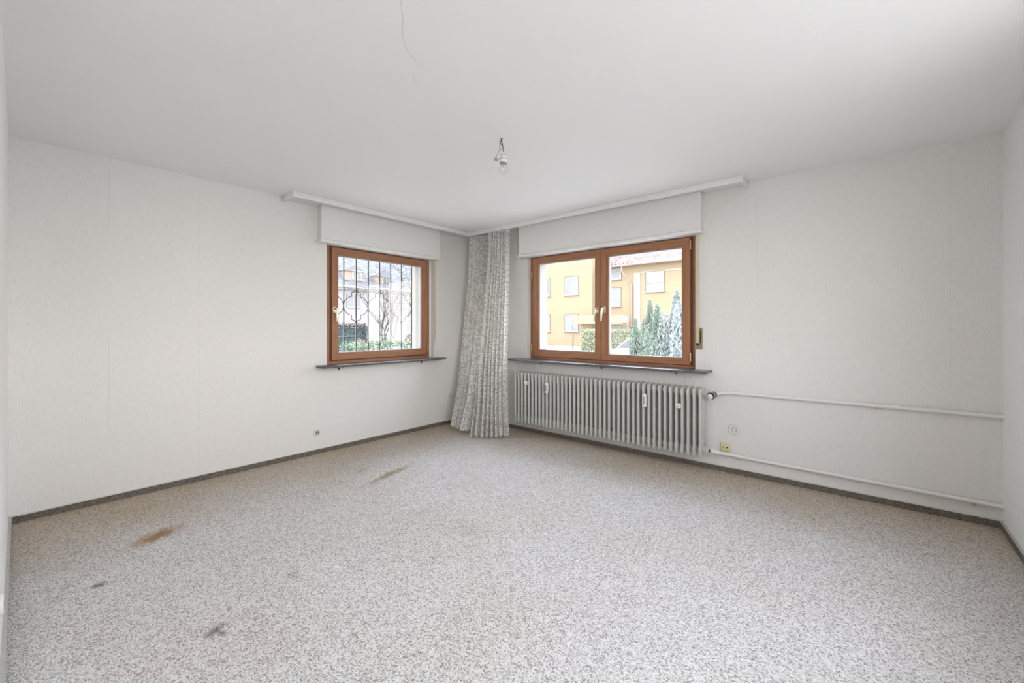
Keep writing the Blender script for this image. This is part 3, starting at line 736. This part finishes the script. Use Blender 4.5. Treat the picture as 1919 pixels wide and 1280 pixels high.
M_DRY = leafmat('russet_twigs', (0.150, 0.098, 0.083), (0.300, 0.247, 0.210), 9)
bm = B(); box(bm, (-60, -30, GZ-.2), (40, 60, GZ)); setp(obj('ground', bm, M_GROUND), 'pale paved and grassy ground outside the house', kind='structure')

def quadleaf(g, c, d, n, l, w_):
    s = d.cross(n).normalized()*w_; d = d*l
    vs = [g.verts.new(p) for p in (c, c+d*.45+s, c+d, c+d*.45-s)]; g.faces.new(vs)
def rdir(rnd):
    while True:
        v = Vector((rnd.uniform(-1, 1), rnd.uniform(-1, 1), rnd.uniform(-1, 1)))
        if .05 < v.length < 1: return v.normalized()
def fast(name, g, mats, parent): return obj(name, g, mats, parent, recalc=False)
def conifer(x, y, h, r, seed, label, mat, n=1500, tips=6):
    rnd = random.Random(seed); root = thing('conifer', (x, y, GZ), label, 'conifer', None)
    g = B(); tube(g, [(x, y, GZ), (x, y, GZ+h*.9)], [.07, .01], 8); obj('trunk', g, M_TRUNK, root)
    spires = [(0, 0, h, r*.62)]+[(rnd.uniform(-.62, .62)*r, rnd.uniform(-.5, .5)*r, h*rnd.uniform(.66, .9), r*rnd.uniform(.38, .5)) for _ in range(tips)]
    g = B()
    for i in range(n):
        sx_, sy_, sh, sr = spires[i % len(spires)] if i % 2 else spires[0]
        t = rnd.random()**.8; zz = sh*t; rad_ = sr*(min(1, t*6+.3))*(1-t)**.62*rnd.uniform(.5, 1.0)
        a = rnd.uniform(0, 2*PI); o = Vector((math.cos(a), math.sin(a), 0))
        c = Vector((x+sx_, y+sy_, GZ+zz))+o*rad_
        d = (o*.30+Vector((0, 0, 1))+rdir(rnd)*.25).normalized(); l = rnd.uniform(.07, .16)*(1-.3*t)
        quadleaf(g, c, d, rdir(rnd), l, l*.20); quadleaf(g, c, d, rdir(rnd), l, l*.20)
        e = (d+o*.6).normalized(); quadleaf(g, c+d*l*.3, e, rdir(rnd), l*.6, l*.14)
    fast('foliage', g, mat, root)
def leafbox(name, x0, x1, y0, y1, z0, z1, n, size, label, cat, mat, seed, grp=None, dome=False):
    rnd = random.Random(seed); root = thing(name, ((x0+x1)/2, (y0+y1)/2, GZ), label, cat, grp)
    g = B()
    for s in range(5): 
        px, py = x0+(x1-x0)*(s+.5)/5, (y0+y1)/2; tube(g, [(px, py, GZ), (px+rnd.uniform(-.05, .05), py, z1-.25*(z1-z0))], [.02, .008], 6)
    obj('stem', g, M_TRUNK, root); g = B(); cx, cy = (x0+x1)/2, (y0+y1)/2
    for i in range(n):
        p = Vector((rnd.uniform(x0, x1), rnd.uniform(y0, y1), rnd.uniform(z0, z1)))
        if rnd.random() < .75:
            k = rnd.choice((0, 1, 2)); 
            if k == 0: p.x = rnd.choice((x0, x1))
            elif k == 1: p.y = rnd.choice((y0, y1))
            else: p.z = z1
            p += rdir(rnd)*.05
        if dome:
            ex = math.hypot((p.x-cx)/((x1-x0)/2), (p.y-cy)/((y1-y0)/2)); top_ = z0+(z1-z0)*math.sqrt(max(.05, 1-min(1, ex)**2)); p.z = min(p.z, top_+rnd.uniform(-.06, .04))
        quadleaf(g, p, rdir(rnd), rdir(rnd), size*rnd.uniform(.7, 1.3), size*.32)
    fast('foliage', g, mat, root); return root
def baretree(x, y, h, seed, label, spread=.5, depth=5, r0=.05, leaves=0, lmat=None, cat='tree', name='bare_tree', split=3, start=.3):
    rnd = random.Random(seed); root = thing(name, (x, y, GZ), label, cat); tips = []
    g = B()
    def br(p, d, l, r, k):
        q1 = p+d*l*.5+rdir(rnd)*l*.05; q2 = p+d*l
        tube(g, [p, q1, q2], [r, r*.8, r*.6], 5 if k > 2 else 4)
        if k == 0: tips.append((q2, d)); return
        for i in range(split):
            nd = (d+rdir(rnd)*spread*1.5+Vector((0, 0, .25))).normalized()
            st = q2 if i == 0 else p+(q2-p)*rnd.uniform(.45, 1)
            br(st, nd, l*rnd.uniform(.62, .85), r*.58, k-1)
    br(Vector((x, y, GZ)), Vector((rnd.uniform(-.05, .05), 0, 1)), h*start, r0, depth)
    obj('branches', g, M_TRUNK, root)
    if leaves:
        g = B()
        for i in range(leaves):
            p, d = rnd.choice(tips); quadleaf(g, p+rdir(rnd)*.12, rdir(rnd), rdir(rnd), rnd.uniform(.04, .09), .022)
        fast('foliage', g, lmat or M_DRY, root)
    return root
def tiled_roof(name, P, a0, a1, b0, z0, b1, z1, wave, course, mat, parent, amp=.035):
    """sloping roof from eaves (b0, z0) up to (b1, z1); P(a, b, z) -> world; waved across, stepped per course"""
    g = B(); uvl = g.loops.layers.uv.verify(); Lr = math.hypot(b1-b0, z1-z0); nc = int(Lr/course); ns = int((a1-a0)/wave*4)
    rows = []
    for j in range(nc):
        for e in (0, 1):
            t = (j+e)/nc; row = []
            for i in range(ns+1):
                a = a0+(a1-a0)*i/ns; off = amp*math.sin(2*PI*i/4)+(.05 if e == 0 else 0.0)
                row.append((g.verts.new(P(a, b0+(b1-b0)*t, z0+(z1-z0)*t+off)), (a, t*Lr)))
            rows.append(row)
    for ra, rb in zip(rows, rows[1:]):
        for i in range(ns):
            q4 = (ra[i], ra[i+1], rb[i+1], rb[i]); f = g.faces.new([v[0] for v in q4])
            for lp_, v in zip(f.loops, q4): lp_[uvl].uv = v[1]
    return obj(name, g, mat, parent, recalc=False)
def farwindow(parent, P, a0, a1, z0, z1, kind='pane', shutter=0, sillw=.08):
    """P(a, d, z): d = distance in front of the facade (negative = recessed)"""
    def pb(g, A0, A1, Z0, Z1, D0, D1):
        p, q = P(A0, D0, Z0), P(A1, D1, Z1); box(g, [min(p[i], q[i]) for i in range(3)], [max(p[i], q[i]) for i in range(3)])
    g = B(); f = .06
    pb(g, a0, a1, z0, z0+f, .0, .03); pb(g, a0, a1, z1-f, z1, .0, .03); pb(g, a0, a0+f, z0+f, z1-f, .0, .03); pb(g, a1-f, a1, z0+f, z1-f, .0, .03); pb(g, (a0+a1)/2-.03, (a0+a1)/2+.03, z0+f, z1-f, 0, .03)
    wd = obj('window', g, M_WFR, parent)
    g = B(); pb(g, a0+f, a1-f, z0+f, z1-f, .0, .012); obj('pane', g, M_PANE if kind == 'pane' else M_NET, wd)
    g = B(); pb(g, a0-sillw, a1+sillw, z0-.07, z0-.005, 0, .14); obj('ledge', g, M_WFR, wd)
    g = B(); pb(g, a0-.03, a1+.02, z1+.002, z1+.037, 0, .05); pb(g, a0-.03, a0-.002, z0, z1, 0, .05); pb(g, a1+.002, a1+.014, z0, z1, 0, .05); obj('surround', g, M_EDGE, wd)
    if shutter:
        g = B(); n = int((z1-z0)*shutter/.055)
        for k in range(n): pb(g, a0+.01, a1-.01, z1-(k+1)*.055+.006, z1-k*.055, .03, .05)
        obj('shutter', g, M_SHUT, wd)

# ------------------------------------------------------------------ yellow apartment building beyond the double window
yb_ = thing('apartment_building', (-9, 24, GZ), 'yellow rendered apartment building with a red-brown tiled roof seen through the double window', 'building')
g = B(); box(g, (-13, 24, GZ), (6, 32, 5.72)); obj('wall', g, M_YEL, yb_)
g = B(); box(g, (-28, 23, GZ), (-11.09, 30, 8.9)); obj('front_wall', g, M_YEL, yb_)
g = B(); box(g, (-8.32, 23.93, GZ), (-7.86, 24, 5.05)); box(g, (-7.86, 23.97, 5.0), (6, 24, 5.12)); obj('wall_band', g, M_YEL2, yb_)
tiled_roof('roof', lambda a, b, z: (a, b, z), -11.05, 6, 23.45, 5.66, 30, 9.9, .30, .40, M_TILE, yb_, .045)
g = B(); box(g, (-28.3, 22.6, 8.9), (-10.8, 30.4, 9.2)); obj('flat_roof', g, M_GUT, yb_)
g = B()
tube(g, [(-11.05, 23.42, 5.58), (6, 23.42, 5.64)], .075, 8); gut = obj('gutter', g, M_GUT, yb_, 60)
for i in range(14):
    g = B(); x = -9.6+i*1.0; tube(g, [(x, 23.33, 5.68), (x, 23.33, 5.52), (x, 23.5, 5.50)], .022, 5); obj('gutter_bracket', g, M_GUT, gut)
g = B(); tube(g, [(-9.0, 23.42, 5.55), (-9.0, 23.45, 5.2), (-8.52, 23.86, 4.35), (-8.47, 23.88, 4.1), (-8.47, 23.88, GZ)], .055, 10); obj('downpipe', g, M_GUT, yb_, 60)
PF = lambda a, d, z: (a, 24-d, z); PB = lambda a, d, z: (a, 23-d, z)
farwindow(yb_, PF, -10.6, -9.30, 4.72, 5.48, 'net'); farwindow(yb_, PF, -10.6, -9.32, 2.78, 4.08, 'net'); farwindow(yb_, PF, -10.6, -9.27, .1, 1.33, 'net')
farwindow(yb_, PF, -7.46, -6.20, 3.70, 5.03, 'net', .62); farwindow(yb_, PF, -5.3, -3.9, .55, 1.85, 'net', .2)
for a0 in (-13.44, -16.01, -19.0): 
    farwindow(yb_, PB, a0, a0+1.18, 3.70, 5.05, 'pane'); farwindow(yb_, PB, a0, a0+1.18, .93, 2.19, 'net', .1)
cn = thing('entrance_canopy', (-9.5, 22.1, 1.47), 'ochre panelled box over the entrance of the yellow building', 'canopy')
g = B(); box(g, (-12.1, 22.0, 1.49), (-8.25, 23.0, 2.07)); obj('body', g, M_CAN, cn)
for i in range(10):
    g = B(); x = -12.1+i*.42; box(g, (x, 21.985, 1.49), (x+.03, 22.0, 2.07)); obj('joint_strip', g, M_GUT, cn)
g = B(); box(g, (-8.24, 21.98, 1.55), (-7.95, 22.3, 2.0)); obj('lamp_box', g, M_WFR, cn)
g = B(); tube(g, [(-7.9, 22.05, GZ), (-7.9, 22.05, 1.6)], .035, 8); obj('post', g, M_GUT, cn)
g = B(); box(g, (-28, 22.9, GZ), (-11.09, 23, GZ+.28)); setp(obj('plinth', g, M_YEL2, yb_))

conifer(-.36, 9.3, 2.80, .60, 2, 'tallest pale blue-green conifer with several spires in the double window view', M_CON2, 5200, 8)
conifer(.10, 8.7, 2.60, .62, 3, 'frosted conifer partly hidden by the right edge of the double window', M_CON2, 4200, 7)
conifer(-1.42, 9.8, 2.58, .46, 4, 'slim green conifer with a pointed tip left of the tallest conifer', M_CON1, 3400, 5)
conifer(-.95, 9.25, 2.38, .46, 5, 'lower green conifer between the slim one and the tallest one', M_CON1, 3200, 6)
conifer(-2.42, 10.9, 1.98, .38, 6, 'short conifer growing beside the clipped hedge', M_CON1, 2200, 5)
leafbox('clipped_hedge', -5.9, -3.3, 12.8, 13.8, GZ+.35, 1.08, 9000, .075, 'clipped box-shaped variegated hedge in front of the yellow building', 'hedge', M_HEDGE, 7)
baretree(-9.0, 17.0, 1.9, 11, 'small bare sapling in front of the yellow wall', .35, 4, .028, 40, M_DRY, 'sapling', 'bare_sapling', 2, .34)
for i, (x, y) in enumerate(((-7.0, 17.2), (-6.6, 17.0))):
    baretree(x, y, .75, 20+i, ('tiny bare rose bush left of the clipped hedge', 'second tiny bare rose bush nearest the clipped hedge')[i], .5, 3, .014, 16, M_DRY, 'bush', 'rose_bush', 2, .3)
# pale parked car behind the conifers
M_CAR = plain('silver_car_paint', (0.278, 0.290, 0.302), .25, metal=.4, var=.02)
car = thing('car', (-2.7, 11.6, GZ), 'silver parked car half hidden behind the conifers', 'car')
g = B()
side = [(-2.1, .25), (-2.1, .62), (-1.75, .80), (-1.0, .88), (-.45, 1.32), (.75, 1.36), (1.45, .98), (2.0, .90), (2.1, .55), (2.1, .25)]
prism(g, [(-2.3+a, GZ+z) for a, z in side], 'y', 11.0, 12.6, .06); obj('body', g, M_CAR, car, 50)
g = B(); wn = [(-.88, .90), (-.42, 1.26), (.70, 1.30), (1.25, .98)]; prism(g, [(-2.3+a, GZ+z) for a, z in wn], 'y', 10.99, 10.998); obj('side_window', g, M_PANE, car)
for a in (-1.35, 1.35):
    g = B(); lathe(g, (-2.3+a, 10.97, GZ+.31), (0, 1, 0), [(0, .2), (.01, .31), (.2, .31), (.21, .2)], 20); obj('wheel', g, M_BLACK, car, 40)

# ------------------------------------------------------------------ wrought iron grille outside the small window
gr = thing('window_grille', (-.22, -1.305, .94), 'wrought iron grille with quatrefoil scrolls outside the small left window', 'window grille')
BY = [-1.841, -1.689, -1.541, -1.390, -1.242, -1.092, -.938, -.785]; ZC = 1.505
for i, y in enumerate(BY):
    g = B()
    if i % 2 == 0 and i > 0 or i == 0:
        n = 60; pts = [(-.22, y, .93+(2.085-.93)*k/n) for k in range(n+1)]
        tw = B(); rings = []
        for k in range(n*3+1):
            z = .93+(2.085-.93)*k/(n*3); a = 0
            if abs(z-ZC) < .13: a = (z-ZC+.13)*48
            elif z > ZC+.13: a = .26*48
            rings.append([g.verts.new((-.22+.0085*math.cos(a+PI/4+h*PI/2), y+.0085*math.sin(a+PI/4+h*PI/2), z)) for h in range(4)])
        for r1, r2 in zip(rings, rings[1:]):
            for h in range(4): g.faces.new((r1[h], r1[(h+1) % 4], r2[(h+1) % 4], r2[h]))
        tw.free()
    else: box(g, (-.226, y-.006, .93), (-.214, y+.006, 2.085))
    obj('bar', g, M_IRON, gr)
for z in (.965, 2.055):
    g = B(); box(g, (-.228, -1.90, z-.006), (-.2135, -.73, z+.006)); obj('rail', g, M_IRON, gr)
def motif(yc, half):
    pts = []
    for s in (1, -1):
        R2 = half
        P_ = [(0.002, .176), (.018, .164), (.050, .155), (.055, .150), (.055, .108)]
        for k in range(13):
            a = math.radians(82*(1-k/12)); P_.append((.0426+.1055*math.cos(a), .1055*math.sin(a)))
        P2_ = P_+[(p[0], -p[1]) for p in P_[::-1]]
        g = B(); tube(g, [(-.22, yc+s*p[0], ZC+p[1]) for p in P2_], .0045, 6); obj('scroll', g, M_IRON, gr)
        for t in (1, -1):
            g = B(); tube(g, [(-.219, yc+s*.002, ZC+t*.168), (-.219, yc+s*.012, ZC+t*.184), (-.219, yc+s*.024, ZC+t*.194), (-.219, yc+s*.030, ZC+t*.190)], .0035, 5); obj('curl', g, M_IRON, gr)
for i in (0, 2, 4, 6): motif(BY[i], .1485)

# ------------------------------------------------------------------ view through the small window: house, fence, trees
hs = thing('house', (-38, 17, GZ), 'white house with grey slate roof and dormer windows far behind the small left window', 'house')
g = B(); box(g, (-44, 6, GZ), (-34, 30, 5.15)); obj('wall', g, M_WHR, hs)
PH = lambda a, d, z: (-34+d, a, z)
tiled_roof('roof', lambda a, b, z: (b, a, z), 5.7, 30.3, -33.5, 5.15, -38.5, 10.8, 1.0, .26, M_SLATE, hs, .004)
g = B(); box(g, (-33.62, 5.7, 5.02), (-33.42, 30.3, 5.14)); box(g, (-34, 5.9, 4.86), (-33.6, 30.1, 4.99)); obj('eaves', g, M_WFR, hs)
def dormer(a0, a1, z0, z1, tri):
    g = B(); box(g, (-37.2, a0, z0), (-33.95, a1, z1)); d = obj('dormer', g, M_SALMON, hs)
    g = B(); m_ = (a0+a1)/2; prism(g, [(a0-.12, z1), (a1+.12, z1), (m_, z1+tri*.75)], 'x', -38, -33.8); obj('gable', g, M_SLATE, d)
    g = B(); prism(g, [(a0-.12, z1-.06), (a1+.12, z1-.06), (a1+.12, z1), (a0-.12, z1)], 'x', -34.9, -33.75); obj('bargeboard', g, M_WFR, d)
    g = B(); box(g, (-33.95, m_-.15, z0+.15), (-33.87, m_+.75, z1-.06)); box(g, (-33.95, m_-.22, z0+.1), (-33.89, m_+.82, z1)); wf = obj('window', g, M_WFR, d)
    g = B(); box(g, (-33.87, m_-.05, z0+.25), (-33.85, m_+.28, z1-.15)); box(g, (-33.87, m_+.36, z0+.25), (-33.85, m_+.66, z1-.15)); obj('pane', g, M_PANE, wf)
dormer(16.1, 18.1, 5.75, 6.75, .75); dormer(19.4, 21.3, 5.45, 6.55, .9); dormer(11, 13, 5.75, 6.75, .75)
farwindow(hs, PH, 16.35, 17.75, 3.20, 4.42, 'net'); farwindow(hs, PH, 12.0, 13.4, 3.20, 4.42, 'net'); farwindow(hs, PH, 21.5, 22.9, 3.2, 4.42, 'net')
fn = thing('garden_fence', (-10, 3, GZ), 'dark teal privacy fence with wooden top outside the small window', 'fence')
for i in range(5):
    y0 = -1.6+i*1.18; g = B(); box(g, (-10.03, y0+.03, GZ), (-9.98, y0+1.15, 1.30)); obj('panel', g, M_TEAL, fn)
    g = B(); box(g, (-10.06, y0-.03, GZ), (-9.95, y0+.03, 1.44)); obj('post', g, M_FWOOD, fn)
g = B(); box(g, (-10.08, -1.6, 1.33), (-9.93, 4.32, 1.43)); obj('top_rail', g, M_FWOOD, fn)
g = B(); box(g, (-9.95, -1.6, 1.235), (-9.935, 4.0, 1.255)); box(g, (-9.95, -1.6, .93), (-9.935, 4.0, .955)); obj('wire_rail', g, M_WFR, fn)
baretree(-7.2, 3.35, 3.3, 31, 'bare branching tree in the middle of the small window view', .42, 5, .05, 160, M_DRY)
baretree(-9.0, 6.6, 6.2, 32, 'large dense bare tree at the upper right of the small window view', .55, 6, .09, 3000, leafmat('dark_small_leaves', (.05, .05, .05), (.20, .21, .19)))
leafbox('ivy', -9.975, -9.80, -1.6, 4.25, GZ, 1.32, 5200, .07, 'dark ivy covering the privacy fence outside the small window', 'ivy', M_IVY, 49)
leafbox('low_hedge', -4.95, -4.35, .75, 3.2, GZ+.1, .86, 7000, .055, 'low clipped evergreen hedge along the bottom of the small window', 'hedge', M_SHRUB, 77)
k = 0
SHL = ['evergreen shrub in front of the ivy fence', 'russet twiggy shrub beside the evergreen shrub', 'leafy green shrub in the middle of the small window bottom', 'low brownish shrub right of the middle shrub', 'green shrub at the right bottom of the small window', 'taller pale twiggy shrub behind the low shrubs']
for (x, y, rx, h_, mt) in ((-6.2, .95, .50, .88, M_SHRUB), (-5.5, 1.50, .30, 1.05, M_DRY), (-5.9, 2.30, .40, 1.25, M_SHRUB), (-5.4, 2.95, .28, 1.15, M_DRY), (-5.7, 3.65, .40, 1.15, M_SHRUB), (-7.6, 5.2, .85, 1.75, M_DRY)):
    leafbox('garden_shrub', x-rx, x+rx, y-rx, y+rx, GZ+.1, GZ+h_+.35, 2800, .055, SHL[k], 'shrub', mt, 50+k, None, True); k += 1
